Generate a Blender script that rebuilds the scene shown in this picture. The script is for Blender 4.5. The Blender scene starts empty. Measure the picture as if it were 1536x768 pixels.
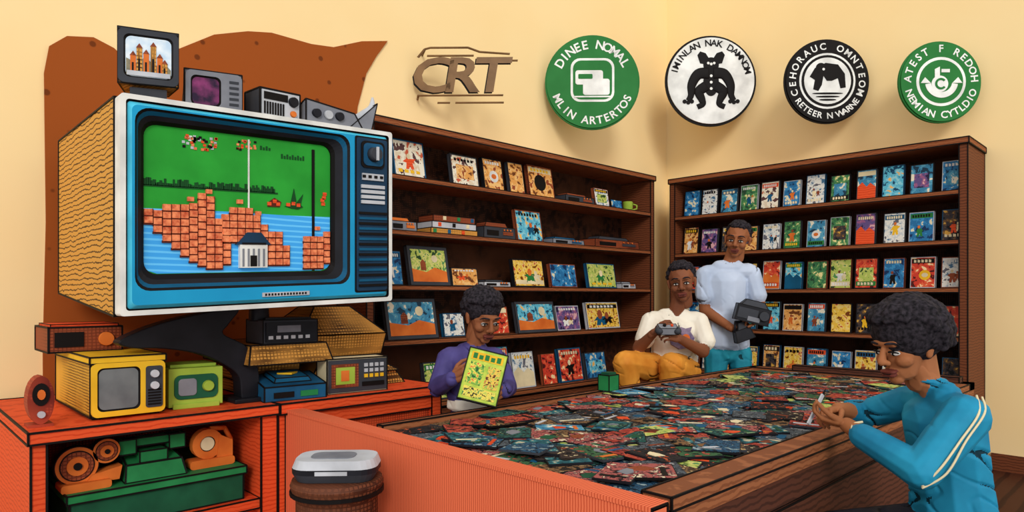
import bpy, bmesh, math, random
import numpy as np
from mathutils import Vector, Matrix, noise
rad=math.radians
random.seed(7)
sc=bpy.context.scene
sc.view_settings.view_transform='Standard'
COL=sc.collection

# ---------------------------------------------------------------- materials
def lin(c):
    return tuple(((v/255)/12.92 if v/255<=.04045 else ((v/255+.055)/1.055)**2.4) for v in c)+(1,)
MC={}
def mat(name,c,c2=None,kind=None,scale=8,rough=.6,emit=0,metal=0,stretch=(1,1,1),width=.5,cols=None):
    if name in MC: return MC[name]
    m=bpy.data.materials.new(name); m.use_nodes=True
    nt=m.node_tree; N=nt.nodes; L=nt.links; b=N['Principled BSDF']
    b.inputs['Roughness'].default_value=rough; b.inputs['Metallic'].default_value=metal
    b.inputs['Specular IOR Level'].default_value=.15
    tc=N.new('ShaderNodeTexCoord'); mp=N.new('ShaderNodeMapping'); mp.inputs['Scale'].default_value=stretch
    L.new(tc.outputs['Object'],mp.inputs['Vector'])
    mix=N.new('ShaderNodeMix'); mix.data_type='RGBA'
    mix.inputs['A'].default_value=lin(c); mix.inputs['B'].default_value=lin(c2 or tuple(v*.86 for v in c))
    out=mix.outputs['Result']
    def ramp(src,p0,p1):
        r=N.new('ShaderNodeMapRange'); r.inputs['From Min'].default_value=p0; r.inputs['From Max'].default_value=p1
        L.new(src,r.inputs['Value']); return r.outputs['Result']
    def wave(dirn,s,dist,prof='SIN'):
        w=N.new('ShaderNodeTexWave'); w.bands_direction=dirn; w.inputs['Scale'].default_value=s
        w.inputs['Distortion'].default_value=dist; w.inputs['Detail'].default_value=3; w.wave_profile=prof
        L.new(mp.outputs['Vector'],w.inputs['Vector']); return w.outputs['Fac']
    if kind is None or kind=='noise':
        n=N.new('ShaderNodeTexNoise'); n.inputs['Scale'].default_value=scale; n.inputs['Detail'].default_value=4
        L.new(mp.outputs['Vector'],n.inputs['Vector']); L.new(ramp(n.outputs['Fac'],.35,.7),mix.inputs['Factor'])
    elif kind=='dots':
        n=N.new('ShaderNodeTexVoronoi'); n.inputs['Scale'].default_value=scale
        L.new(mp.outputs['Vector'],n.inputs['Vector']); L.new(ramp(n.outputs['Distance'],.16,.11),mix.inputs['Factor'])
    elif kind in('X','Y','Z'):
        L.new(ramp(wave(kind,scale,1.2),width+.08,width-.08),mix.inputs['Factor'])
    elif kind=='grain':
        L.new(ramp(wave('Z',scale,5),width+.1,width-.1),mix.inputs['Factor'])
    elif kind=='hatch':
        a=ramp(wave('Z',scale,1.5),.30,.14); c_=ramp(wave('Y',scale*.9,1.5),.26,.12); d_=ramp(wave('X',scale*.9,1.5),.26,.12)
        mx=N.new('ShaderNodeMath'); mx.operation='MAXIMUM'; L.new(a,mx.inputs[0]); L.new(c_,mx.inputs[1])
        my=N.new('ShaderNodeMath'); my.operation='MAXIMUM'; L.new(mx.outputs[0],my.inputs[0]); L.new(d_,my.inputs[1])
        n=N.new('ShaderNodeTexNoise'); n.inputs['Scale'].default_value=3
        L.new(mp.outputs['Vector'],n.inputs['Vector'])
        mm=N.new('ShaderNodeMath'); mm.operation='MULTIPLY'; L.new(my.outputs[0],mm.inputs[0]); L.new(ramp(n.outputs['Fac'],.35,.6),mm.inputs[1])
        L.new(mm.outputs[0],mix.inputs['Factor'])
    elif kind=='art':
        n=N.new('ShaderNodeTexNoise'); n.inputs['Scale'].default_value=scale; n.inputs['Detail'].default_value=4
        n.inputs['Distortion'].default_value=.4
        L.new(mp.outputs['Vector'],n.inputs['Vector'])
        cr=N.new('ShaderNodeValToRGB'); cr.color_ramp.interpolation='CONSTANT'; e=cr.color_ramp.elements
        P=[0,.41,.53,.61]
        while len(e)<len(cols): e.new(.5)
        for i,cc in enumerate(cols):
            e[i].position=P[i]; e[i].color=lin(cc)
        L.new(n.outputs['Fac'],cr.inputs['Fac']); out=cr.outputs['Color']
    L.new(out,b.inputs['Base Color'])
    if emit: L.new(out,b.inputs['Emission Color']); b.inputs['Emission Strength'].default_value=emit
    MC[name]=m; return m

INK=mat('ink',(18,13,12)); WHITE=mat('white_paint',(238,236,228)); BLACK=mat('black_plastic',(24,24,28),(34,34,40),rough=.4)
WALL=mat('wall_cream',(255,226,168),(253,221,160),scale=1.2,rough=.9)
MURAL=mat('mural_brown',(158,80,30),(112,54,20),'dots',scale=9,rough=.9)
FLOOR=mat('floor_wood',(78,42,26),(56,28,18),'X',scale=3,width=.2,rough=.6)
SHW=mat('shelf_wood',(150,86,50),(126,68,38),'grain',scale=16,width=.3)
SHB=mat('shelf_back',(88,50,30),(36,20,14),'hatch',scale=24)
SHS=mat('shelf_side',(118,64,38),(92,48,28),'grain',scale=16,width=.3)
GOLD=mat('tv_wood',(210,150,64),(70,42,14),'grain',scale=15,width=.13)
GOLDH=mat('crate_wood',(212,150,68),(80,48,18),'hatch',scale=22)
CY=mat('cyan_plastic',(30,160,206),(22,140,190),scale=3,rough=.4); CYL=mat('cyan_light',(80,200,230)); CYD=mat('cyan_dark',(14,88,124)); NAVY=mat('navy_panel',(28,58,84))
RED=mat('red_cabinet',(232,86,42),(212,68,30),'grain',scale=18,width=.25)
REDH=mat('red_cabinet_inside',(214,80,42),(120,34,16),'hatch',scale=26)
SAL=mat('salmon_panel',(242,122,82),(206,82,50),'X',scale=34,width=.28)
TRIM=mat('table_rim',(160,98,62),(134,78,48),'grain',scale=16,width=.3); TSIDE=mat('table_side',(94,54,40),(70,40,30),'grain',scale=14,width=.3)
YEL=mat('yellow_plastic',(240,190,44),(226,172,32)); YELH=mat('yellow_side',(226,172,60),(100,66,16),'hatch',scale=28)
LIME=mat('lime_plastic',(166,192,70),(142,170,54)); GREEN=mat('green_plastic',(42,136,76),(28,108,58)); DGREEN=mat('dark_green',(30,92,62),(22,70,48))
ORG=mat('orange_plastic',(226,122,50),(200,94,34)); GREY=mat('grey_plastic',(134,136,142),(112,114,122)); LGREY=mat('light_grey',(200,202,206)); DGREY=mat('dark_grey',(62,64,70))
SCR=mat('dull_screen',(120,124,124),(90,94,96),rough=.25); BLUEP=mat('blue_plastic',(28,92,130),(20,66,98)); BROWNP=mat('brown_wood_box',(150,74,44),(100,44,26),'hatch',scale=24)
CRM=mat('cream_paint',(240,222,178))
pal=[[(30,60,80),(60,130,165),(90,160,185),(235,225,200)],
[(90,60,60),(236,228,206),(222,206,176),(200,90,60)],
[(110,60,30),(226,160,84),(238,190,120),(150,70,40)],
[(20,50,90),(40,110,160),(60,140,190),(225,215,180)],
[(80,26,24),(206,62,44),(224,96,60),(248,214,160)],
[(40,70,40),(176,192,92),(210,206,120),(80,140,80)],
[(40,30,60),(100,80,130),(150,90,130),(220,170,170)],
[(100,100,110),(228,226,216),(200,206,206),(70,110,140)],
[(20,20,24),(60,54,56),(110,80,50),(210,160,70)],
[(24,70,100),(90,180,205),(140,205,215),(240,180,90)],
[(40,70,50),(60,120,76),(100,150,90),(236,220,150)],
[(120,60,20),(236,190,70),(240,210,120),(200,80,50)]]
ART=[mat('cover_art_%d'%i,(0,0,0),kind='art',scale=19+i,cols=p,rough=.5) for i,p in enumerate(pal)]
dk=[[(16,22,26),(34,84,92),(60,120,124),(190,180,150)],
[(24,20,22),(150,52,44),(190,84,60),(30,30,34)],
[(22,34,36),(40,92,84),(22,40,44),(120,150,110)],
[(30,26,24),(126,92,60),(60,48,40),(190,160,110)],
[(20,30,26),(62,100,64),(36,70,52),(190,80,60)],
[(40,26,30),(170,90,84),(100,60,62),(225,205,170)],
[(34,34,40),(84,92,98),(50,56,62),(150,150,150)],
[(16,30,44),(44,84,110),(30,54,76),(150,170,170)],
[(16,16,18),(40,36,38),(24,24,26),(200,90,50)],
[(20,18,20),(64,50,44),(34,28,28),(200,180,140)]]
DART=[mat('table_art_%d'%i,(0,0,0),kind='art',scale=30+2*i,cols=p,rough=.7) for i,p in enumerate(dk)]

# ---------------------------------------------------------------- mesh builder
BF=[(0,3,2,1),(4,5,6,7),(0,1,5,4),(1,2,6,5),(2,3,7,6),(3,0,4,7)]
EDG=[(0,1),(1,2),(2,3),(3,0),(4,5),(5,6),(6,7),(7,4),(0,4),(1,5),(2,6),(3,7)]
class MB:
    def __init__(s): s.v=[];s.f=[];s.m=[];s.mats=[];s.sm=[]
    def mi(s,m):
        if m not in s.mats: s.mats.append(m)
        return s.mats.index(m)
    def add(s,vs,fs,m,M=None,sm=False):
        o=len(s.v); k=s.mi(m)
        for p in vs:
            p=Vector(p)
            if M is not None: p=M@p
            s.v.append(tuple(p))
        for f in fs: s.f.append(tuple(i+o for i in f)); s.m.append(k); s.sm.append(bool(sm) and len(f)<=4)
    def hexa(s,vs,m,M=None,ink=0):
        s.add(vs,BF,m,M)
        if ink:
            for a,b in EDG: s.beam(vs[a],vs[b],ink,INK,M)
    def box(s,x0,x1,y0,y1,z0,z1,m,M=None,ink=0):
        s.hexa([(x0,y0,z0),(x1,y0,z0),(x1,y1,z0),(x0,y1,z0),(x0,y0,z1),(x1,y0,z1),(x1,y1,z1),(x0,y1,z1)],m,M,ink)
    def frus(s,cx,cy,z0,z1,ax,ay,bx,by,m,M=None,ink=0):
        s.hexa([(cx-ax,cy-ay,z0),(cx+ax,cy-ay,z0),(cx+ax,cy+ay,z0),(cx-ax,cy+ay,z0),(cx-bx,cy-by,z1),(cx+bx,cy-by,z1),(cx+bx,cy+by,z1),(cx-bx,cy+by,z1)],m,M,ink)
    def beam(s,a,b,r,m,M=None):
        s.cyl(a,b,r,r,m,4,M)
    def cyl(s,a,b,r0,r1,m,n=20,M=None):
        a=Vector(a);b=Vector(b);d=(b-a)
        if d.length<1e-6: return
        d.normalize(); u=d.orthogonal().normalized(); w=d.cross(u)
        vs=[];fs=[]
        for c,r in((a,r0),(b,r1)):
            for i in range(n):
                t=2*math.pi*i/n; vs.append(c+u*math.cos(t)*r+w*math.sin(t)*r)
        for i in range(n):
            j=(i+1)%n; fs.append((i,j,n+j,n+i))
        fs.append(tuple(reversed(range(n)))); fs.append(tuple(range(n,2*n)))
        s.add(vs,fs,m,M,n>6)
    def lathe(s,c,prof,m,n=28,M=None):
        vs=[];fs=[]
        for r,z in prof:
            for i in range(n):
                t=2*math.pi*i/n; vs.append((c[0]+r*math.cos(t),c[1]+r*math.sin(t),c[2]+z))
        k=len(prof)
        for q in range(k-1):
            for i in range(n):
                j=(i+1)%n; fs.append((q*n+i,q*n+j,(q+1)*n+j,(q+1)*n+i))
        fs.append(tuple(reversed(range(n)))); fs.append(tuple(range((k-1)*n,k*n)))
        s.add(vs,fs,m,M)
    def ball(s,c,r,m,n=14,M=None):
        if not hasattr(r,'__len__'): r=(r,r,r)
        vs=[(c[0],c[1],c[2]+r[2])];fs=[];k=n//2
        for i in range(1,k):
            ph=math.pi*i/k
            for j in range(n):
                t=2*math.pi*j/n
                vs.append((c[0]+r[0]*math.sin(ph)*math.cos(t),c[1]+r[1]*math.sin(ph)*math.sin(t),c[2]+r[2]*math.cos(ph)))
        vs.append((c[0],c[1],c[2]-r[2])); e=len(vs)-1
        for j in range(n):
            q=(j+1)%n; fs.append((0,1+j,1+q)); fs.append((e,1+(k-2)*n+q,1+(k-2)*n+j))
            for i in range(k-2): fs.append((1+i*n+j,1+(i+1)*n+j,1+(i+1)*n+q,1+i*n+q))
        s.add(vs,fs,m,M,True)
    def poly(s,pts,t0,t1,m,M=None):
        n=len(pts); vs=[(p[0],p[1],t0) for p in pts]+[(p[0],p[1],t1) for p in pts]
        fs=[tuple(reversed(range(n))),tuple(range(n,2*n))]+[(i,(i+1)%n,n+(i+1)%n,n+i) for i in range(n)]
        s.add(vs,fs,m,M)
    def tube(s,pts,rs,m,M=None,n=10):
        for i in range(len(pts)-1):
            r0=rs[i] if hasattr(rs,'__len__') else rs; r1=rs[i+1] if hasattr(rs,'__len__') else rs
            s.cyl(pts[i],pts[i+1],r0,r1,m,n,M)
            if n>6: s.ball(pts[i+1],r1,m,8,M)
    def sweep(s,pts,rs,m,M=None,n=12,flat=1.0,sub=8):
        P=[Vector(p) for p in pts]; Q=[];R=[]
        for i in range(len(P)-1):
            p0=P[max(0,i-1)];p1=P[i];p2=P[i+1];p3=P[min(len(P)-1,i+2)]
            for k in range(sub):
                t=k/sub; Q.append(.5*((2*p1)+(p2-p0)*t+(2*p0-5*p1+4*p2-p3)*t*t+(3*p1-p0-3*p2+p3)*t**3)); R.append(rs[i]*(1-t)+rs[i+1]*t)
        Q.append(P[-1]); R.append(rs[-1]); vs=[];fs=[]; u=None
        for i,q in enumerate(Q):
            d=(Q[min(i+1,len(Q)-1)]-Q[max(i-1,0)]).normalized()
            u=d.orthogonal().normalized() if u is None else (u-d*u.dot(d)).normalized(); w=d.cross(u)
            for j in range(n): t=2*math.pi*j/n; vs.append(q+u*math.cos(t)*R[i]+w*math.sin(t)*R[i]*flat)
        for i in range(len(Q)-1):
            for j in range(n): k=(j+1)%n; fs.append((i*n+j,i*n+k,(i+1)*n+k,(i+1)*n+j))
        fs.append(tuple(reversed(range(n)))); fs.append(tuple(range((len(Q)-1)*n,len(Q)*n)))
        s.add(vs,fs,m,M,True)
    def ring(s,A,za,B,zb,m,M=None):
        n=len(A); s.add([(p[0],p[1],za) for p in A]+[(p[0],p[1],zb) for p in B],[(i,(i+1)%n,n+(i+1)%n,n+i) for i in range(n)],m,M)
    def build(s,name,parent=None,bevel=0,smooth=False):
        me=bpy.data.meshes.new(name); me.from_pydata(s.v,[],s.f)
        for m in s.mats: me.materials.append(m)
        me.polygons.foreach_set('material_index',s.m)
        me.polygons.foreach_set('use_smooth',[True]*len(s.f) if smooth else s.sm)
        me.update()
        o=bpy.data.objects.new(name,me)
        COL.objects.link(o)
        if bevel:
            b=o.modifiers.new('bevel','BEVEL'); b.width=bevel; b.segments=2; b.limit_method='ANGLE'; b.angle_limit=rad(40)
        if parent: o.parent=parent
        return o
def closed_spline(P,sub=5):
    n=len(P); out=[]
    for i in range(n):
        p0,p1,p2,p3=[Vector(P[(i+k)%n]) for k in(-1,0,1,2)]
        for k in range(sub):
            t=k/sub; q=.5*((2*p1)+(p2-p0)*t+(2*p0-5*p1+4*p2-p3)*t*t+(3*p1-p0-3*p2+p3)*t**3); out.append((q.x,q.y))
    return out
def rrect(x0,x1,y0,y1,r,n=6):
    P=[]
    for cx,cy,a in((x1-r,y1-r,0),(x0+r,y1-r,90),(x0+r,y0+r,180),(x1-r,y0+r,270)):
        for i in range(n): t=rad(a+90*i/(n-1)); P.append((cx+r*math.cos(t),cy+r*math.sin(t)))
    return P
def circ(cx,cy,rx,ry=None,n=40):
    ry=ry or rx
    return [(cx+rx*math.cos(2*math.pi*i/n),cy+ry*math.sin(2*math.pi*i/n)) for i in range(n)]
TC={}
def textm(t,size=1):
    k=(t,)
    if k not in TC:
        cu=bpy.data.curves.new('t','FONT'); cu.body=t; cu.size=1; cu.align_x='CENTER'; cu.align_y='CENTER'; cu.offset=.02; cu.resolution_u=3
        o=bpy.data.objects.new('t',cu); COL.objects.link(o); bpy.context.view_layer.update()
        ev=o.evaluated_get(bpy.context.evaluated_depsgraph_get()); me=ev.to_mesh()
        TC[k]=([tuple(v.co) for v in me.vertices],[tuple(p.vertices) for p in me.polygons])
        ev.to_mesh_clear(); bpy.data.objects.remove(o); bpy.data.curves.remove(cu)
    v,f=TC[k]; return [(p[0]*size,p[1]*size,0) for p in v],f
def frame(origin,sx,sy,sz):
    M=Matrix.Identity(4)
    for i,c in enumerate((Vector(sx),Vector(sy),Vector(sz))):
        for j in range(3): M[j][i]=c[j]
    for j in range(3): M[j][3]=origin[j]
    return M
def Tm(*a): return Matrix.Translation(Vector(a))
def Rz(d): return Matrix.Rotation(rad(d),4,'Z')
def Rx(d): return Matrix.Rotation(rad(d),4,'X')
def Ry(d): return Matrix.Rotation(rad(d),4,'Y')
def Dg(x,y,z): return Matrix.Diagonal((x,y,z,1))

# ---------------------------------------------------------------- room
XW=-3.78; YW=5.86
b=MB(); b.box(XW-.1,XW,-1.2,YW+.1,0,4.7,WALL); b.build('wall_left')
b=MB(); b.box(XW-.1,2.6,YW,YW+.1,0,4.7,WALL); b.build('wall_right')
b=MB(); b.box(XW-.1,2.6,-1.2,YW+.1,-.1,0,FLOOR); b.build('floor')
b=MB(); b.box(-1.05,2.6,YW-.02,YW,0,.12,SHS); b.build('baseboard_right')
LW=frame((XW,0,0),(0,1,0),(0,0,1),(1,0,0))
b=MB(); pts=[(.60,0.02),(2.25,.02),(2.25,2.3),(2.27,2.47),(2.335,2.70),(2.41,2.83),(2.498,2.955),(2.3,2.90),(2.10,2.81),(1.95,2.79),(1.84,2.79),(1.7,2.79),(1.56,2.76),(1.374,2.69),(1.185,2.56),(1.05,2.46),(.95,2.44),(.8886,2.49),(.80,2.52),(.69,2.496),(.62,2.43),(.60,2.30),(.607,1.6),(.595,1.0)]
b.poly(pts,.001,.012,MURAL,LW); b.build('wall_mural')

# ---------------------------------------------------------------- signs hung at 45 degrees, facing into the room
def arc_text(b,t,r,size,a0,a1,m,M,z,flip=False):
    n=len(t)
    for i,ch in enumerate(t):
        if ch==' ': continue
        a=rad(a0+(a1-a0)*i/max(1,n-1)); v,f=textm(ch,size)
        L=Tm(r*math.cos(a),r*math.sin(a),z)@Matrix.Rotation(a-math.pi/2+(math.pi if flip else 0),4,'Z')
        b.add(v,f,m,M@L)
SG=mat('sign_green',(44,122,58),(38,114,52)); SBR=mat('sign_bronze',(134,100,62),(106,76,44),rough=.4); SOF=mat('sign_white',(252,252,246))
def sign(b,x,y,z,r):
    M=frame((x,y,z),(.707,.707,0),(0,0,1),(.707,-.707,0))@Dg(r,r,1)
    if b is not None:
        if x<-3.3 and y<5.2: b.cyl((x-.02,y,z),(XW,y,z),.018,.018,BLACK,10)
        else: b.cyl((x,y+.02,z),(x,YW,z),.018,.018,BLACK,10)
    return M
b=MB(); x,y,z=-3.50,2.93,2.75; M=sign(None,x,y,z,1)@Matrix(((1.22,.16,0,0),(0,1,0,0),(0,0,1,0),(0,0,0,1)))
for i,ch in enumerate('CRT'):
    v,f=textm(ch,.33); b.add(v,f,SBR,M@Tm(-.17+.165*i,-.005,.022))
    v,f=textm(ch,.33); b.add(v,f,INK,M@Tm(-.177+.165*i,-.012,.012))
for p in([(-.27,.13),(-.24,.185),(-.21,.195),(.0,.195),(.07,.165),(.24,.15)],[(.08,.105),(.29,.105)],[(-.24,-.13),(.24,-.13)],[(-.12,-.18),(-.05,-.18)],[(-.02,-.18),(.25,-.18)],[(-.22,.14),(.04,.14)]):
    b.tube([(x_,y_,.015) for x_,y_ in p],.0075,SBR,M,6)
b.cyl(M@Vector((-.235,-.13,.01)),(XW,y-.18,z-.13),.008,.008,SBR,8); b.cyl(M@Vector((-.24,.185,.01)),(XW,y-.14,z+.185),.008,.008,SBR,8)
b.build('crt_lettering_sign')
def discbase(b,M,c_out,c_ring=None,rr=.96):
    b.poly(circ(0,0,1,n=64),.0,.02,c_out,M)
    if c_ring: b.poly(circ(0,0,rr,n=64),.02,.033,c_ring,M)
b=MB(); M=sign(b,-3.458,4.262,2.995,.385); discbase(b,M,SG,SG,.97)
arc_text(b,'DINEE NOMAL',.78,.26,150,30,SOF,M,.034); arc_text(b,'MLIN ARTERTOS',.82,.23,205,335,SOF,M,.034,True)
b.poly(rrect(-.46,.46,-.42,.50,.2),.03,.034,SOF,M); b.poly(rrect(-.41,.41,-.37,.45,.17),.034,.037,SG,M)
b.poly(rrect(-.36,.22,-.06,.24,.05),.037,.04,SOF,M); b.poly(rrect(-.2,.36,-.28,.06,.05),.037,.0405,SOF,M); b.poly(rrect(-.30,.0,.06,.16,.02),.04,.043,SG,M); b.box(-.38,.38,-.33,-.30,.037,.04,SOF,M)
b.build('green_monitor_sign')
b=MB(); M=sign(b,-3.094,5.50,3.20,.41); discbase(b,M,INK,SOF,.95)
arc_text(b,'IMINLAN NAK DAMNOM',.82,.20,165,15,INK,M,.036)
b.poly(circ(0,.34,.17,.17),.034,.037,INK,M)
def fl(m): return m@Tm(0,0,.036)@Dg(1,1,.06)
for s in(-1,1):
    b.poly([(s*.02,.44),(s*.12,.60),(s*.24,.64),(s*.30,.56),(s*.24,.38),(s*.12,.36)][::-s],.034,.038,INK,M)
    b.sweep([(s*.05,.16,0),(s*.28,.14,0),(s*.42,-.08,0),(s*.44,-.32,0),(s*.50,-.44,0)],[.13,.12,.10,.07,.06],INK,fl(M))
    b.sweep([(s*.10,-.12,0),(s*.26,-.24,0),(s*.20,-.42,0),(s*.18,-.52,0),(s*.30,-.58,0)],[.12,.11,.08,.06,.06],INK,fl(M))
    for k in range(3): b.poly(circ(s*(.42+.08*k),-.46-.02*(k==1),.045),.034,.038,INK,M)
b.poly(circ(0,-.04,.17,.30),.034,.038,INK,M)
for z in(.36,.10,-.04,-.18): b.poly(circ(0,z,.03),.038,.041,SOF,M)
for s in(-1,1): b.poly(circ(s*.065,.38,.028),.038,.041,SOF,M)
b.build('creature_emblem_sign')
b=MB(); M=sign(b,-2.103,5.56,2.98,.339); discbase(b,M,INK,INK,.97)
arc_text(b,'CEHORAUC OMNTEOM',.81,.22,200,-20,SOF,M,.034); arc_text(b,'RETEER N WARNE',.83,.2,215,325,SOF,M,.034,True)
b.poly(circ(0,0,.66),.03,.034,SOF,M); b.poly(circ(0,0,.61),.034,.036,INK,M); b.poly(circ(0,.0,.55),.036,.038,SOF,M)
b.poly([(-.42,.10),(-.30,.30),(-.05,.42),(.24,.38),(.40,.16),(.42,-.16),(.30,-.18),(.24,.06),(.10,-.0),(-.02,.0),(-.10,.12),(-.14,-.10),(-.22,-.24),(-.34,-.20),(-.30,.02)][::-1],.038,.042,INK,M)
b.poly(circ(-.16,.30,.12,.12),.040,.0425,INK,M); b.poly(circ(-.10,.27,.03),.0425,.044,SOF,M)
for k in range(3): b.poly(circ(0,-.30-.075*k,.36-.08*k,.022),.038,.041,INK,M)
b.build('animal_emblem_sign')
b=MB(); M=sign(b,-1.322,5.587,2.80,.295); discbase(b,M,SG,SG,.97)
arc_text(b,'ATEST F REDOH',.80,.25,175,5,SOF,M,.034); arc_text(b,'NEMIAN CYTLDIO',.82,.24,200,340,SOF,M,.034,True)
b.poly(circ(0,0,.60),.03,.034,SOF,M); b.poly(circ(0,0,.53),.034,.036,SG,M)
def band(b,r0,r1,a0,a1,z0,z1,m,M,cx=0,cy=0,n=20):
    p=[(cx+r1*math.cos(rad(a0+(a1-a0)*i/n)),cy+r1*math.sin(rad(a0+(a1-a0)*i/n))) for i in range(n+1)]+[(cx+r0*math.cos(rad(a1-(a1-a0)*i/n)),cy+r0*math.sin(rad(a1-(a1-a0)*i/n))) for i in range(n+1)]
    b.poly(p,z0,z1,m,M)
band(b,.26,.40,190,350,.036,.04,SOF,M); b.poly(circ(-.04,-.06,.2),.036,.0405,SOF,M); band(b,.09,.14,40,320,.0405,.044,SG,M,-.02,-.06)
b.poly([(-.16,.05),(-.04,.05),(-.04,.36),(-.16,.30)],.036,.04,SOF,M); b.poly([(.0,.22),(.20,.22),(.20,.30),(.0,.30)],.036,.04,SOF,M)
b.poly([(-.50,-.04),(-.40,.10),(-.26,-.04)][::-1],.036,.041,SOF,M); b.poly([(.50,-.04),(.40,.10),(.26,-.04)],.036,.041,SOF,M)
b.build('green_anchor_sign')

# ---------------------------------------------------------------- shelves
def cover(b,M,w,h,t,rnd,art=None,lean=8,side=None,frame_=None):
    M=M@Rx(-lean)
    side=side or rnd.choice([DGREY,BLUEP,BLACK,LGREY,BROWNP]); art=art or rnd.choice(ART)
    b.box(-w/2,w/2,-t/2,t/2,0,h,side,M,ink=.0022)
    F=M@frame((0,-t/2,h/2),(1,0,0),(0,0,1),(0,-1,0)); m=.007*min(w,h)/.15
    if frame_: m=.09*min(w,h)
    b.poly([(-w/2+m,-h/2+m),(w/2-m,-h/2+m),(w/2-m,h/2-m),(-w/2+m,h/2-m)],0,.0015,art,F)
    a=w/2-m; c=h/2-m; cl=rnd.choice([WHITE,CRM,WHITE,CRM,YEL,INK])
    if frame_:
        b.poly([(-a,-c),(a,-c),(a,-c*.35),(a*.3,-c*.1),(-a*.2,-c*.4),(-a,-c*.2)],.0015,.002,rnd.choice([BLUEP,SG,ORG]),F); b.poly(circ(a*.35,c*.45,a*.18,a*.18,14),.0015,.0025,CRM,F)
        b.poly([(-a*.5,-c*.3),(-a*.2,-c*.3),(-a*.2,c*.2),(-a*.35,c*.4),(-a*.5,c*.2)],.002,.003,BROWNP,F); return
    k=rnd.random(); q=rnd.choice([SG,ORG,CRM,INK,BROWNP,RED,YEL,WHITE,BLUEP,CYD])
    if k<.8:
        z=c*rnd.choice([.74,.78,.78,-.72]); n=rnd.randint(4,7); hh=c*.10
        if rnd.random()<.6: b.poly([(-a*.96,z-hh*1.6),(a*.96,z-hh*1.6),(a*.96,z+hh*1.6),(-a*.96,z+hh*1.6)],.0015,.0022,rnd.choice([INK,BLUEP,RED,CRM,NAVY,SG]),F)
        for i in range(n):
            x=-a*.8+1.6*a*i/n; b.poly([(x,z-hh),(x+a*1.05/n,z-hh),(x+a*1.05/n,z+hh*rnd.uniform(.5,1)),(x,z+hh)],.0022,.003,cl,F)
    fx=rnd.uniform(-.2,.2)*a; fz=rnd.uniform(-.3,.0)*c; sz=rnd.uniform(.7,1.05)
    if k<.12: b.poly(circ(fx,fz,a*.5,a*.5,14),.0015,.0025,q,F); b.poly(circ(fx,fz,a*.28,a*.22,10),.0025,.0032,rnd.choice([INK,CRM,ORG]),F)
    elif k<.62:
        for j in range(rnd.choice([1,1,2])):
            gx=fx+(j*.45-.1)*a; s_=sz*(1-.25*j); fm=[q,rnd.choice([BROWNP,INK,CRM])][j]; w_=rnd.uniform(.8,1.3); t_=rnd.uniform(-.15,.15)
            b.poly(circ(gx+t_*a*.5,fz+c*.32*s_,a*.15*s_,a*.19*s_,10),.0025,.0032,rnd.choice([BROWNP,CRM,ORG,BROWNP]),F)
            b.poly([(gx-a*.3*s_,fz-c*.52*s_),(gx-a*.06,fz-c*.5*s_),(gx+a*.02,fz-c*.25*s_),(gx+a*.1,fz-c*.5*s_),(gx+a*.34*s_,fz-c*.48*s_),(gx+a*.24*s_,fz-.08*c),(gx+a*(.42*w_)*s_,fz+c*rnd.uniform(-.05,.25)*s_),(gx+a*.18*s_,fz+c*.18*s_),(gx-a*.2*s_,fz+c*.17*s_),(gx-a*.42*w_*s_,fz+c*rnd.uniform(-.2,.1)),(gx-a*.22*s_,fz-.1*c)],.0015,.0025,fm,F)
    elif k<.72: b.poly([(-a,-c),(a,-c),(a,-c*.2),(a*.4,c*.1),(0,-c*.15),(-a*.5,c*.2),(-a,-c*.1)],.0015,.0022,q,F)
    elif k<.86: b.poly([(-a*.7,-c*.6),(a*.7,-c*.6),(a*.7,c*.4),(-a*.7,c*.4)],.0015,.0022,rnd.choice(ART),F)
def shelf(name,M,L,D,H,boards,th=.03):
    b=MB(); e=.05
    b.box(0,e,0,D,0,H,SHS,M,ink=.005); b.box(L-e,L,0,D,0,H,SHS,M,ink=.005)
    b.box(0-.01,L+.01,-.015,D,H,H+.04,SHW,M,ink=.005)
    b.box(e,L-e,D-.02,D,.05,H,SHB,M)
    b.box(e,L-e,.02,D-.02,0,boards[-1]-.05,SHS,M)
    for z in boards:
        b.box(e,L-e,0,D-.02,z-th,z,SHW,M); b.beam((e,-.001,z),(L-e,-.001,z),.003,INK,M); b.beam((e,-.001,z-th),(L-e,-.001,z-th),.005,INK,M)
    return b.build(name)
BL=[2.0,1.66,1.32,.98,.57]; ML=Tm(-3.42,2.12,0)@Rz(90)
shelf('bookshelf',ML,2.97,.34,2.29,BL)
BR=[1.98,1.64,1.31,.97,.60]; MR=Tm(-3.41,5.34,0)
shelf('bookshelf',MR,2.32,.50,2.29,BR)
rn=random.Random(3)
def LS(y0,y1,z,x=-3.50): return Tm(x,(y0+y1)/2,z)@Rz(90)
b=MB()
rows=[(2.0,[(2.357,2.613,.25,1),(2.82,3.07,.22,1),(3.11,3.31,.235,2),(3.36,3.52,.24,2),(3.56,3.85,.25,2),(4.34,4.54,.16,7),(4.56,4.72,.08,3)]),
(1.66,[(3.43,3.72,.24,9)]),
(1.32,[(2.30,2.43,.22,3),(2.82,3.06,.125,2),(3.40,3.74,.21,11),(3.80,4.12,.19,3),(4.25,4.64,.21,5)]),
(.98,[(2.75,2.94,.16,7),(3.13,3.36,.20,4),(3.87,4.16,.2,6),(4.24,4.69,.225,11)]),
(.57,[(3.23,3.38,.32,9),(3.40,3.64,.27,7),(3.715,3.88,.24,4),(3.91,4.2,.27,4),(4.23,4.51,.22,3),(2.6,2.8,.25,5),(2.9,3.12,.22,1)])]
for z,its in rows:
    for y0,y1,h,a in its: cover(b,LS(y0,y1,z),(y1-y0)*.96,h,.03,rn,ART[a],lean=10)
b.build('book_display')
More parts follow.
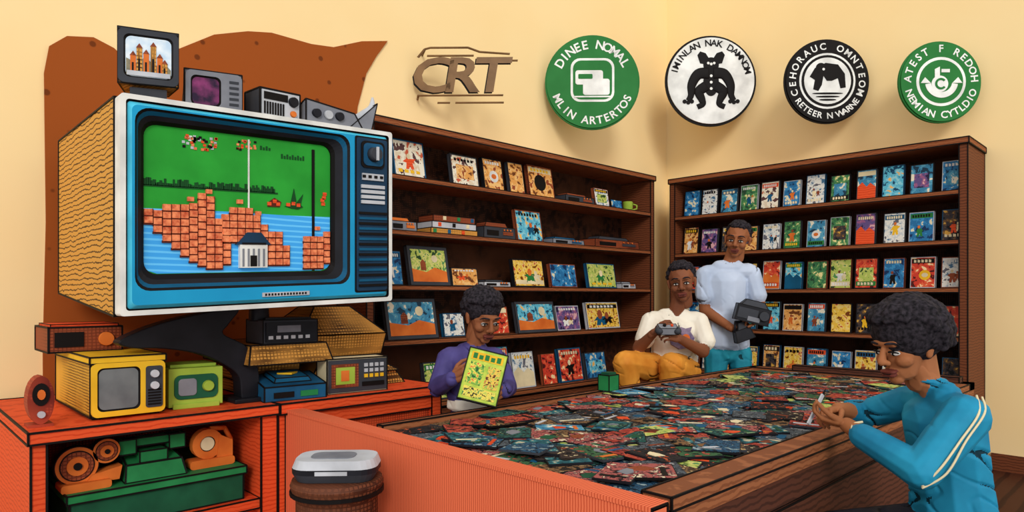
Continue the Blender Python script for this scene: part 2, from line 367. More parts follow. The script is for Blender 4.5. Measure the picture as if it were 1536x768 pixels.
def console(name,M,w,d,h,body,dark):
    c=MB(); c.frus(0,0,0,h*.7,w/2,d/2,w/2*.97,d/2*.95,body,M,ink=.0025); c.frus(0,.1*d,h*.7,h,w*.36,d*.36,w*.3,d*.3,dark,M,ink=.0025)
    c.box(-w*.4,-w*.05,-d/2-.004,-d/2+.01,h*.2,h*.5,INK,M); c.box(w*.1,w*.4,-d/2-.004,-d/2+.01,h*.25,h*.45,dark,M)
    for i in range(3): c.cyl((w*(.12+.1*i),-d/2-.008,h*.55),(w*(.12+.1*i),-d/2,h*.55),.006,.006,ORG,8,M)
    c.build(name)
console('game_console',LS(3.94,4.32,2.0,-3.55),.36,.16,.08,DGREY,BROWNP)
console('game_console',LS(3.09,3.40,1.66,-3.55),.31,.16,.12,DGREY,BROWNP)
console('game_console',LS(4.28,4.95,1.66,-3.55),.62,.18,.10,BROWNP,DGREY)
console('game_console',LS(3.78,4.2,1.66,-3.55),.38,.16,.06,GREY,BLUEP)
console('game_console',LS(2.32,2.52,1.66,-3.55),.2,.16,.09,GREY,ORG)
console('game_console',LS(3.1,3.36,1.32,-3.55),.26,.14,.05,LGREY,DGREY)
console('game_console',LS(4.7,4.9,1.32,-3.55),.2,.14,.06,LGREY,GREY)
c=MB(); M=LS(2.62,3.04,1.66,-3.55)
for k in range(3): c.box(-.2+.01*k,.2-.012*k,-.08,.08,.043*k,.043*k+.04,[GOLDH,LGREY,BROWNP][k],M,ink=.0025)
for k in range(9): c.box(-.18+.04*k,-.155+.04*k,-.083,-.08,.01+.043*(k%3),.035+.043*(k%3),[GREEN,RED,CRM,BLUEP,INK][k%5],M)
c.build('board_game_stack')
c=MB(); c.lathe((-3.53,4.85,2.0),[(.03,0),(.042,.02),(.045,.085),(.04,.09),(.037,.085),(.034,.03)],LIME); c.tube([(-3.50,4.885,2.07),(-3.48,4.915,2.06),(-3.48,4.915,2.03),(-3.5,4.885,2.02)],.006,LIME,n=7); c.build('green_mug')
for (y0,y1,z,h,a) in((2.46,2.79,1.32,.26,5),(2.29,2.69,.98,.26,0),(3.41,3.84,.98,.235,9)):
    c=MB(); cover(c,LS(y0,y1,z,-3.47),(y1-y0)*.98,h,.03,rn,ART[a],lean=12,side=DGREY,frame_=True); c.build('tablet_computer')
b=MB(); prev=None
for ri,z in enumerate(BR):
    for i in range(12):
        x=-3.24+.1855*i+rn.uniform(-.008,.008); w=rn.uniform(.14,.162); h=rn.uniform(.215,.25)
        a=rn.choice([0,1,1,2,3,3,4,5,6,7,7,8,9,10,11,0,1,7,2,4,8])
        if a==prev: a=(a+3)%12
        prev=a
        cover(b,Tm(x,5.43,z),w,h,.022,rn,ART[a],lean=7)
b.build('game_case_display')

# ---------------------------------------------------------------- display table
b=MB(); x0,x1,y0,y1=-2.158,-.88,1.385,4.45
b.box(x0+.03,x1-.02,y0,y1-.03,0,.70,TSIDE)
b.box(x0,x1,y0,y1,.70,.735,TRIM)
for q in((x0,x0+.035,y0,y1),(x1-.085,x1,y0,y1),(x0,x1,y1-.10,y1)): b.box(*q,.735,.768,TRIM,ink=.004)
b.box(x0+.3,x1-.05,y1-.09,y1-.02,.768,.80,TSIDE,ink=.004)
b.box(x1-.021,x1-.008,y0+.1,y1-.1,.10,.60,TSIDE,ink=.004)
b.build('display_table')
b=MB(); b.box(-2.745,-.88,1.30,1.366,0,.76,SAL,ink=.004); b.box(-2.745,-.88,1.296,1.370,.752,.764,SAL); b.build('partition_panel')
b=MB(); r2=random.Random(11)
def tcase(x,y,z,w,l,a,tx,ty,m):
    M=Tm(x,y,z)@Rz(a)@Rx(tx)@Ry(ty); b.box(-w/2,w/2,-l/2,l/2,0,.007,r2.choice([BLACK,DGREY,BLACK,INK]),M)
    b.box(-w/2+.003,w/2-.003,-l/2+.003,l/2-.003,.007,.0082,m,M)
    if r2.random()<.5:
        q=r2.choice([CRM,LGREY,RED,DGREEN,ORG,GREY,BLUEP,INK,BROWNP]); s=r2.choice([-1,1])*l*.32
        b.box(-w*.38,w*.38*r2.uniform(.2,1),s-l*.04,s+l*.04,.0082,.0095,q,M)
    if r2.random()<.5:
        q=r2.choice([RED,DGREEN,GREY,CRM,BROWNP,INK,INK,CYD]); cx=r2.uniform(-.02,.02)
        b.poly([(cx+w*.26*r2.uniform(.4,1)*math.cos(k*.9),l*.26*r2.uniform(.4,1)*math.sin(k*.9)) for k in range(7)],.0082,.0098,q,M)
ix=12; iy=26
for i in range(ix):
    for j in range(iy):
        x=-2.045+(1.0)*i/(ix-1); y=1.47+2.80*j/(iy-1)
        tcase(x+r2.uniform(-.015,.015),y+r2.uniform(-.02,.02),.738+r2.uniform(0,.004),.11,.16,r2.choice([0,90,20,-15])+r2.uniform(-12,12),r2.uniform(-2,3),r2.uniform(-2,2),r2.choice(DART))
for k in range(400):
    tcase(r2.uniform(-2.03,-1.06),r2.uniform(1.48,4.26),.748+r2.uniform(0,.014),r2.uniform(.09,.15),r2.uniform(.13,.19),r2.uniform(0,180),r2.uniform(-2,2),r2.uniform(-2,2),r2.choice(DART+DART+[ART[0],ART[5]]))
b.build('game_case_pile')
c=MB(); c.box(-2.15,-2.08,2.70,2.78,.77,.85,GREEN,ink=.003); c.box(-2.14,-2.09,2.71,2.77,.85,.862,DGREEN); c.build('green_tin')

# ---------------------------------------------------------------- red cabinets
b=MB(); ya,yb=.40,1.265; xf,xb=-2.75,-3.72; zt=.79
b.box(xb,xf+.02,ya-.01,yb,.75,zt,RED,ink=.005)
b.box(xb,xf,ya,ya+.045,0,.75,RED,ink=.005); b.box(xb,xf,yb-.07,yb,0,.75,RED,ink=.005)
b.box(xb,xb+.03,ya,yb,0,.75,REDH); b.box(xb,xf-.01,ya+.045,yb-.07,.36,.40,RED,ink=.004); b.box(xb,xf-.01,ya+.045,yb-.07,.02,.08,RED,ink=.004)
b.build('open_cabinet')
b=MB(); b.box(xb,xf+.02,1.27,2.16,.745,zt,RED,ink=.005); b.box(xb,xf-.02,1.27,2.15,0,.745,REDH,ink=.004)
b.box(xf-.03,xf,1.27,1.33,0,.745,RED,ink=.004); b.box(xf-.03,xf,2.09,2.15,0,.745,RED,ink=.004); b.box(xf-.03,xf,1.33,2.09,.68,.745,RED,ink=.004)
b.build('closed_cabinet')

# ---------------------------------------------------------------- big television (local: X width(+y), Y up, Z out(+x))
SHR=Matrix.Identity(4); SHR[2][1]=.0454
TVB=Tm(-2.6,.6315,1.181)@SHR
TV=TVB@frame((0,0,0),(0,1,0),(0,0,1),(1,0,0)); W,H=1.116,.777
GRN=mat('screen_green',(40,150,48),(32,132,40),scale=6,emit=.2); WAT=mat('screen_water',(60,155,222),(96,186,236),'Z',scale=14,width=.25,emit=.2,stretch=(1,.3,1))
BRK=mat('screen_brick',(236,140,92),(180,74,44),'noise',scale=60,emit=.15); BRD=mat('screen_brick_dark',(100,36,22)); TRE=mat('screen_tree',(22,80,34),(14,60,26))
b=MB()
b.hexa([(.0,.085,-1.02),(W-.02,.085,-1.02),(W-.02,H,-1.02),(.0,H,-1.02),(0,.0,-.075),(W,0,-.075),(W,H,-.075),(0,H,-.075)],GOLD,TV,ink=.005)
o=rrect(0,W,0,H,.012); i1=rrect(.018,W-.018,.018,H-.018,.012)
b.ring(o,-.075,o,-.066,INK,TV); b.ring(o,-.066,o,0,WHITE,TV); b.ring(o,0,i1,.0,WHITE,TV); b.ring(i1,0,i1,-.012,INK,TV)
i2=rrect(.024,W-.024,.024,H-.024,.012); b.ring(i1,-.012,i2,-.010,INK,TV)
i3=rrect(.036,W-.036,.036,H-.036,.02); b.ring(i2,-.010,i3,.004,CYL,TV)
h0=rrect(.045,.895,.085,.735,.05); b.ring(i3,.004,h0,.004,CY,TV)
h1=rrect(.052,.885,.095,.727,.05); b.ring(h0,.004,h1,-.004,INK,TV)
h2=rrect(.060,.872,.108,.715,.05); b.ring(h1,-.004,h2,-.018,CYD,TV)
h3=rrect(.073,.84,.125,.70,.05); b.ring(h2,-.018,h3,-.03,BLACK,TV)
h4=rrect(.086,.83,.145,.690,.045); b.ring(h3,-.03,h4,-.045,INK,TV)
b.ring(h4,-.045,h4,-.06,INK,TV)
b.add([(p[0],p[1],-.055) for p in h4],[tuple(range(len(h4)))],GRN,TV)
b.poly(rrect(.918,1.088,.045,.74,.01),.004,.007,INK,TV); b.poly(rrect(.925,1.082,.052,.733,.01),.007,.010,NAVY,TV)
b.poly(rrect(.945,1.065,.60,.72,.02),.010,.016,INK,TV); b.poly(rrect(.955,1.055,.61,.71,.02),.016,.020,BLUEP,TV)
b.cyl(TV@Vector((1.005,.66,.018)),TV@Vector((1.005,.66,.05)),.034,.028,DGREY,20); b.box(.999,1.011,.63,.69,.05,.056,LGREY,TV)
b.box(.95,1.06,.545,.575,.010,.016,LGREY,TV)
for k in range(4): b.box(.945,1.065,.44+.023*k,.455+.023*k,.010,.018,LGREY,TV)
for k in range(4): b.box(.95+.03*k,.965+.03*k,.555,.567,.016,.02,INK,TV)
for k in range(15): b.box(.935,1.078,.07+.023*k,.081+.023*k,.010,.016,CYD if k%2 else INK,TV)
b.box(.50,.70,.045,.062,.004,.010,LGREY,TV)
for k in range(14): b.box(.51+.013*k,.517+.013*k,.049,.058,.010,.012,INK,TV)
sx0,sx1,sy0,sy1=.088,.828,.147,.688
def S(u,v): return (sx0+(sx1-sx0)*u, sy0+(sy1-sy0)*v)
def srect(u0,u1,v0,v1,z0,z1,m):
    a=S(u0,v0); c=S(u1,v1); b.box(a[0],c[0],a[1],c[1],z0,z1,m,TV)
b.poly([S(.02,.02),S(.06,0.0),S(.94,0.0),S(.98,.02),S(1,.05),S(1,.43),S(.72,.43),S(.42,.44),S(0,.44),S(0,.05)],-.055,-.053,WAT,TV)
rs=random.Random(5)
for k in range(64):
    u=.0+k/64*.66
    srect(u,u+.008+.006*rs.random(),.595,.61+.04*rs.random(),-.055,-.052,TRE)
srect(0,.68,.588,.600,-.055,-.052,TRE)
BW,BH=.042,.052
def bricks(cols,u0):
    for c_,(tp,bt) in enumerate(cols):
        v=bt; k=0
        while v<tp-.02:
            u=u0+c_*BW
            srect(u,u+BW*.86,v,v+BH*.82,-.054,-.040-.003*(k%2),BRK); srect(u-.003,u+BW*.97,v-.012,v+.004,-.054,-.045,BRD); srect(u+BW*.84,u+BW*.98,v,v+BH*.86,-.054,-.045,BRD); v+=BH; k+=1
bricks([(.46,.34),(.45,.28),(.46,.22),(.47,.17),(.50,.12),(.50,.08),(.55,.05),(.54,.03),(.40,.03),(.33,.06)],.0)
bricks([(.40,.22),(.46,.22),(.50,.22),(.49,.22),(.43,.22),(.38,.05),(.33,.05),(.28,.05),(.20,.05)],.37)
bricks([(.28,.02),(.30,.02),(.29,.02),(.30,.06)],.83)
for u,v in((.2,.5),(.29,.56),(.45,.5),(.9,.32),(.55,.42)): srect(u,u+.03,v,v+.03,-.054,-.042,BRK)
srect(.46,.61,.03,.20,-.054,-.034,WHITE); b.poly([S(.44,.20),S(.63,.20),S(.575,.29),S(.50,.29)],-.054,-.033,NAVY,TV); srect(.47,.60,.20,.215,-.034,-.031,INK)
for k in range(5): srect(.472+.028*k,.482+.028*k,.04,.17,-.034,-.032,GREY)
srect(.515,.55,.04,.12,-.034,-.031,INK)
srect(.512,.520,.44,.98,-.055,-.051,WHITE); srect(.885,.90,.0,.96,-.055,-.049,INK)
for k in range(40):
    u=.17+rs.random()*.17; v=.86+rs.random()*.09; srect(u,u+.014,v,v+.018,-.055,-.052,rs.choice([WHITE,RED,INK,LGREY,BRK]))
for k in range(18):
    u=.45+rs.random()*.10; v=.89+rs.random()*.07; srect(u,u+.013,v,v+.016,-.055,-.052,rs.choice([RED,BRK,INK]))
for k in range(9): srect(.70+.016*k,.709+.016*k,.865,.90-.012*(k%2),-.055,-.052,TRE)
for k in range(4): srect(.58+.016*k,.589+.016*k,.915,.945-.01*(k%2),-.055,-.052,TRE)
for pts in([(.72,.50),(.80,.53),(.83,.50),(.80,.48),(.76,.485)],[(.755,.52),(.775,.64),(.79,.54)],[(.79,.53),(.83,.60),(.815,.51)],[(.62,.49),(.69,.49),(.70,.53),(.66,.56),(.63,.53)]):
    b.poly([S(*q) for q in pts][::-1],-.055,-.051,TRE if pts[0][0]>.7 else BRD,TV)
for u,v in((.65,.52),(.67,.50),(.76,.51),(.62,.50),(.94,.55),(.95,.57),(.955,.60),(.945,.52),(.79,.50),(.73,.50)): srect(u,u+.022,v,v+.026,-.055,-.050,RED)
tv=b.build('crt_television')
b=MB()
b.cyl((-2.97,1.28,1.14),(-2.97,1.28,1.23),.045,.04,BLACK)
Sp=closed_spline([(1.16,1.20),(.98,1.175),(.84,1.14),(.74,1.10),(.70,1.07),(.75,1.048),(.86,1.04),(1.0,1.01),(1.10,.96),(1.165,.90),(1.18,.80),(1.245,.80),(1.25,.93),(1.20,1.03),(1.10,1.09),(1.12,1.13)])
b.poly(Sp,-.045,.045,BLACK,frame((-2.95,0,0),(0,1,0),(0,0,1),(1,0,0)))
b.box(-3.05,-2.86,1.13,1.25,.79,.81,BLACK)
b.build('television_stand',bevel=.01)
b=MB()
b.frus(-3.26,1.80,.79,.86,.27,.29,.25,.24,GOLDH,ink=.004); b.frus(-3.24,1.80,.86,.95,.25,.25,.12,.12,GOLDH,ink=.004)
b.frus(-3.22,1.74,.95,1.06,.20,.22,.22,.24,GOLDH,ink=.004); b.frus(-3.22,1.74,1.06,1.20,.22,.24,.08,.10,GOLDH,ink=.004)
b.build('wooden_crate')
b=MB()
b.frus(-3.26,1.39,.79,.85,.20,.115,.19,.115,GOLDH,ink=.004); b.frus(-3.24,1.39,.85,.95,.20,.115,.22,.115,GOLDH,ink=.004); b.frus(-3.12,1.385,.95,1.035,.27,.20,.24,.18,GOLDH,ink=.004)
b.build('wooden_crate')
b=MB(); b.box(-3.06,-2.88,1.26,1.52,1.04,1.145,DGREY,ink=.003); b.box(-2.88,-2.87,1.27,1.51,1.047,1.135,BLACK); b.box(-3.04,-2.9,1.28,1.50,1.145,1.155,BLACK)
for k in range(6): b.box(-2.87,-2.866,1.28+.035*k,1.30+.035*k,1.06,1.075,LGREY)
b.box(-2.87,-2.865,1.32,1.43,1.09,1.12,GREY)
b.build('set_top_box')

# ---------------------------------------------------------------- items on television
def gl(y,z=0,x=-.12): return TVB@Tm(x,y+.035,H+z)
def tvfront(b,M,w,h,x,fr,pic,extra=0):
    F=M@frame((x,0,0),(0,1,0),(0,0,1),(1,0,0))
    a=rrect(-w/2,w/2,0,h,.02); c=rrect(-w/2+.018,w/2-.018-extra,.02,h-.018,.02); d=rrect(-w/2+.024,w/2-.024-extra,.026,h-.024,.02)
    b.ring(a,-.01,a,.012,fr,F); b.ring(a,.012,c,.012,fr,F); b.ring(c,.012,d,.004,INK,F)
    b.add([(p[0],p[1],.005) for p in d],[tuple(range(len(d)))],pic,F); return F
b=MB(); M=gl(.095,.0,-.15)@Rz(-14)
b.box(-.09,.07,-.05,.05,0,.012,BLACK,M)
for s in(-1,1): b.tube([(-.05,.06*s,.0),(-.03,.04*s,.03),(-.03,.05*s,.07)],.012,BLACK,M)
b.box(-.05,.05,-.06,.06,.02,.055,DGREY,M)
b.hexa([(-.16,-.075,.085),(.06,-.098,.065),(.06,.098,.065),(-.16,.075,.085),(-.16,-.075,.225),(.06,-.098,.26),(.06,.098,.26),(-.16,.075,.225)],GOLDH,M,ink=.003)
F=tvfront(b,M@Tm(0,0,.065),.196,.195,.062,DGREY,mat('mini_sky',(186,208,224),(225,232,234),scale=30,emit=.15))
b.poly([(-.072,.028),(.072,.028),(.072,.06),(.05,.085),(.02,.07),(-.01,.10),(-.04,.075),(-.072,.09)],.005,.0065,mat('mini_hills',(150,140,110),(110,110,96),scale=60),F)
for k,(x_,h) in enumerate([(-.05,.07),(-.03,.10),(-.008,.08),(.015,.11),(.036,.07),(.052,.05)]):
    b.box(x_-.009,x_+.009,.03,.03+h,.0065,.008,GOLDH if k%2 else ORG,F); b.poly([(x_-.011,.03+h),(x_+.011,.03+h),(x_,.047+h)],.0065,.008,BROWNP,F); b.box(x_-.004,x_+.002,.04,.04+h*.5,.008,.009,INK,F)
b.box(-.07,.07,.028,.045,.008,.0095,LGREY,F)
b.box(-.05,.06,-.099,.099,.255,.268,DGREY,M,ink=.002)
b.build('mini_television')
b=MB(); M=gl(.325,0,-.15)@Rz(-10)
b.hexa([(-.14,-.09,.02),(.05,-.105,.0),(.05,.105,.0),(-.14,.09,.02),(-.14,-.08,.13),(.05,-.105,.16),(.05,.105,.16),(-.14,.08,.13)],GREY,M,ink=.004)
F=tvfront(b,M,.205,.155,.052,GREY,mat('mini_picture2',(44,30,52),(140,60,110),scale=20,emit=.05),extra=.06)
for k in range(5): b.box(.055,.090,.03+.022*k,.04+.022*k,.011,.014,DGREY,F)
b.build('computer_monitor')
b=MB(); M=gl(.575,0,-.13)@Rz(6); b.box(-.07,.05,-.092,.092,0,.125,DGREY,M,ink=.004); b.box(.05,.056,-.085,.085,.008,.118,LGREY,M)
for k in range(8): b.box(.056,.059,-.078+.012*k,-.071+.012*k,.02,.07,INK,M)
b.box(.056,.059,-.078,.03,.08,.11,INK,M); b.cyl(M@Vector((.056,.055,.085)),M@Vector((.07,.055,.085)),.022,.02,BLACK,16); b.cyl(M@Vector((.056,.055,.035)),M@Vector((.066,.055,.035)),.014,.012,ORG,14)
b.box(-.03,-.01,-.07,.07,.125,.14,BLACK,M); b.build('portable_radio')
b=MB(); M=gl(.84,0,-.11); b.hexa([(-.09,-.15,0),(.06,-.16,0),(.06,.12,0),(-.09,.10,0),(-.09,-.14,.085),(.04,-.15,.11),(.05,.08,.075),(-.09,.06,.07)],GREY,M,ink=.004)
for k in range(3): b.cyl(M@Vector((.052,-.11+.055*k,.05)),M@Vector((.07,-.11+.055*k,.048)),.02,.018,LGREY if k==1 else BLACK,14)
b.hexa([(-.05,.05,.0),(.06,.04,.0),(.06,.16,.0),(-.05,.15,.0),(-.04,.12,.05),(.05,.11,.06),(.05,.20,.14),(-.04,.20,.13)],GREY,M,ink=.003)
b.sweep([(.0,.11,.05),(.0,.165,.09),(.0,.20,.13),(.0,.205,.18)],[.03,.028,.018,.004],LGREY,M)
b.build('handheld_scanner')

# ---------------------------------------------------------------- items on cabinets
b=MB(); M=Tm(-2.85,.72,.79)
b.box(-.62,0,-.125,.125,.012,.225,YELH,M,ink=.005); b.box(-.60,.012,-.13,.13,.21,.235,YEL,M,ink=.004)
F=tvfront(b,M@Tm(0,0,.012),.25,.20,.008,YEL,SCR,extra=.07)
b.poly(rrect(.055,.115,.02,.18,.01),.012,.016,DGREY,F)
for k in range(2): b.cyl(F@Vector((.085,.15-.045*k,.014)),F@Vector((.085,.15-.045*k,.03)),.016,.014,LGREY,16)
for k in range(6): b.box(.062,.108,.03+.011*k,.036+.011*k,.016,.019,INK,F)
for q in(-.1,.1): b.box(-.58,-.02,q-.015,q+.015,0,.012,INK,M)
b.build('yellow_portable_television')
b=MB(); M=Tm(-2.90,.985,.79)@Rz(-4); b.box(-.24,0,-.105,.105,.008,.165,LIME,M); b.box(-.2,-.04,-.09,.09,.165,.178,LIME,M)
F=M@frame((0,0,.008),(0,1,0),(0,0,1),(1,0,0)); b.poly(rrect(-.085,.085,.03,.13,.025),0,.006,DGREEN,F); b.poly(rrect(-.07,.0,.045,.115,.015),.006,.01,GREY,F)
b.cyl(F@Vector((.045,.08,.004)),F@Vector((.045,.08,.022)),.024,.02,LIME,18); b.box(-.09,.09,-.008,.012,0,.008,LIME,F)
for q in(-.08,.08): b.box(-.22,-.02,q-.015,q+.015,-.0,.01,DGREY,M)
b.build('green_clock_radio',bevel=.012)
b=MB(); M=Tm(-3.32,.64,1.026); b.box(-.14,.14,-.12,.14,0,.10,BROWNP,M,ink=.005); b.box(.14,.146,-.10,.0,.02,.08,INK,M); b.cyl((-3.178,.72,1.075),(-3.165,.72,1.075),.03,.027,ORG,16); b.box(-.12,.12,-.11,.13,.10,.112,RED,M,ink=.002); b.build('wooden_radio')
b=MB(); M=Tm(-2.90,1.395,.79)@Rz(-5); b.hexa([(-.12,-.14,0),(.1,-.15,0),(.1,.13,0),(-.12,.14,0),(-.12,-.14,.10),(.1,-.15,.065),(.1,.13,.065),(-.12,.14,.10)],BLUEP,M,ink=.004)
b.hexa([(-.09,-.09,.098),(.05,-.09,.076),(.05,.08,.076),(-.09,.08,.098),(-.09,-.08,.115),(.04,-.08,.095),(.04,.07,.095),(-.09,.07,.115)],CYD,M,ink=.003)
b.poly([(-.03,-.05),(.02,.0),(-.04,.05)],.105,.112,YEL,M); b.box(.1,.104,-.11,-.02,.015,.04,INK,M); b.box(.1,.104,.01,.09,.015,.04,GREEN,M); b.build('blue_game_console')
b=MB(); M=Tm(-2.82,1.70,.79)@Rz(-6); b.box(-.12,0,-.155,.155,0,.165,CRM,M,ink=.004); b.box(0,.004,-.15,.15,.006,.16,DGREY,M); b.box(.004,.008,-.135,.0,.03,.14,BROWNP,M); b.box(.008,.011,-.115,-.02,.045,.125,LIME,M); b.box(.011,.013,-.09,-.05,.06,.11,ORG,M)
for k in range(4):
    for j in range(3): b.box(.004,.010,.03+.028*k,.048+.028*k,.07+.026*j,.087+.026*j,LGREY if j else YEL,M)
b.box(.004,.010,.02,.135,.03,.05,INK,M); b.build('desk_clock_radio')
b=MB(); CLAY=mat('clay',(176,70,46),(110,36,26),'hatch',scale=30); b.box(-2.92,-2.84,.405,.48,.79,.80,CLAY); F=frame((-2.86,.443,.885),(0,1,0),(0,0,1),(1,0,0)); b.poly(circ(0,0,.04,.085,24),-.05,.02,CLAY,F); b.poly(circ(0,.02,.026,.04,20),.02,.024,INK,F); b.poly(circ(0,.02,.012,.018,12),.024,.03,ORG,F); b.poly(circ(0,-.05,.012,.012,12),.02,.03,LGREY,F); b.build('round_red_speaker')
b=MB(); b.box(-3.3,-2.80,.52,1.14,.402,.535,DGREEN,ink=.005); b.box(-3.31,-2.79,.51,1.15,.51,.54,GREEN,ink=.004); b.build('green_storage_box')
zi=.54
b=MB(); M=Tm(-2.88,.60,zi)
F=M@frame((0,0,0),(0,1,0),(0,0,1),(1,0,0)); b.poly(rrect(-.10,.06,0,.03,.01),-.05,.05,ORG,F)
for cx,cy,r in((-.045,.09,.068),(.05,.13,.045)):
    b.poly(circ(cx,cy,r*1.05),-.018,.018,INK,F); b.poly(circ(cx,cy,r),-.02,.02,ORG,F); b.poly(circ(cx,cy,r*.82),.02,.023,INK,F); b.poly(circ(cx,cy,r*.76),.02,.024,BROWNP,F); b.poly(circ(cx,cy,r*.5),.024,.03,ORG,F); b.poly(circ(cx,cy,r*.2),.03,.036,INK,F)
b.poly([(-.02,.02),(.09,.02),(.10,.07),(.0,.05)],-.03,.03,ORG,F); b.build('film_reel_projector')
b=MB(); M=Tm(-2.90,.815,zi)@Dg(1,1,1.25); b.hexa([(-.07,-.10,0),(.07,-.11,0),(.07,.11,0),(-.07,.10,0),(-.07,-.09,.07),(.04,-.10,.05),(.04,.10,.05),(-.07,.09,.07)],GREEN,M,ink=.004)
b.box(-.05,.03,-.05,.05,.05,.085,GREEN,M,ink=.003); b.box(-.04,.02,-.12,-.06,.08,.125,GREEN,M,ink=.003); b.box(-.04,.02,.06,.12,.08,.125,GREEN,M,ink=.003); b.box(-.03,.01,-.1,.1,.10,.125,GREEN,M,ink=.003); b.build('green_telephone')
b=MB(); M=Tm(-2.90,1.04,zi); F=M@frame((0,0,0),(0,1,0),(0,0,1),(1,0,0)); b.poly(rrect(-.09,.09,0,.035,.012),-.035,.035,ORG,F)
band(b,.032,.062,0,359,-.02,.02,ORG,F,-.015,.095); b.poly(circ(-.015,.095,.036),-.012,.012,INK,F); b.poly(circ(-.015,.095,.028),-.014,.014,CRM,F); b.poly([(.02,.03),(.085,.03),(.085,.10),(.03,.13)],-.025,.025,ORG,F); b.tube([(.0,.155,.0),(.06,.15,0),(.085,.10,0)],.01,ORG,F,7); b.build('tape_dispenser')
b=MB(); c=(-1.95,1.10,0); b.lathe(c,[(.12,0),(.13,.02),(.13,.6),(.14,.62),(.148,.65),(.142,.665)],mat('stool_brown',(110,62,40),(60,32,22),'hatch',scale=24)); b.lathe(c,[(.149,.62),(.149,.632)],INK); b.build('round_pedestal_stool')
b=MB(); M=Tm(-1.95,1.10,.666)@Rz(48); A=rrect(-.135,.135,-.09,.09,.06); b.ring(rrect(-.12,.12,-.08,.08,.05),0,A,.025,DGREY,M); b.ring(A,.025,A,.042,BLACK,M); b.ring(A,.042,rrect(-.125,.125,-.08,.08,.055),.068,LGREY,M); q=rrect(-.125,.125,-.08,.08,.055); b.add([(p[0],p[1],.068) for p in q],[tuple(range(len(q)))],LGREY,M)
b.poly(rrect(-.08,.06,-.045,.04,.03),.068,.071,GREY,M); b.box(-.05,.05,-.093,-.088,.026,.038,LGREY,M); b.add([(p[0],p[1],0.0) for p in rrect(-.12,.12,-.08,.08,.05)],[tuple(range(len(q)))],DGREY,M); b.build('disc_player')
def stool(name,x,y,h,r):
    b=MB(); b.lathe((x,y,0),[(r,h-.05),(r+.01,h-.04),(r+.01,h-.01),(r,h)],SHS)
    for k in range(4):
        a=rad(45+90*k); b.cyl((x+r*.6*math.cos(a),y+r*.6*math.sin(a),h-.05),(x+r*1.05*math.cos(a),y+r*1.05*math.sin(a),0),.018,.015,SHW,10)
    q=[(x+r*.85*math.cos(rad(45+90*k)),y+r*.85*math.sin(rad(45+90*k)),h*.42) for k in range(5)]; b.tube(q,.012,SHW,n=7); b.build(name)

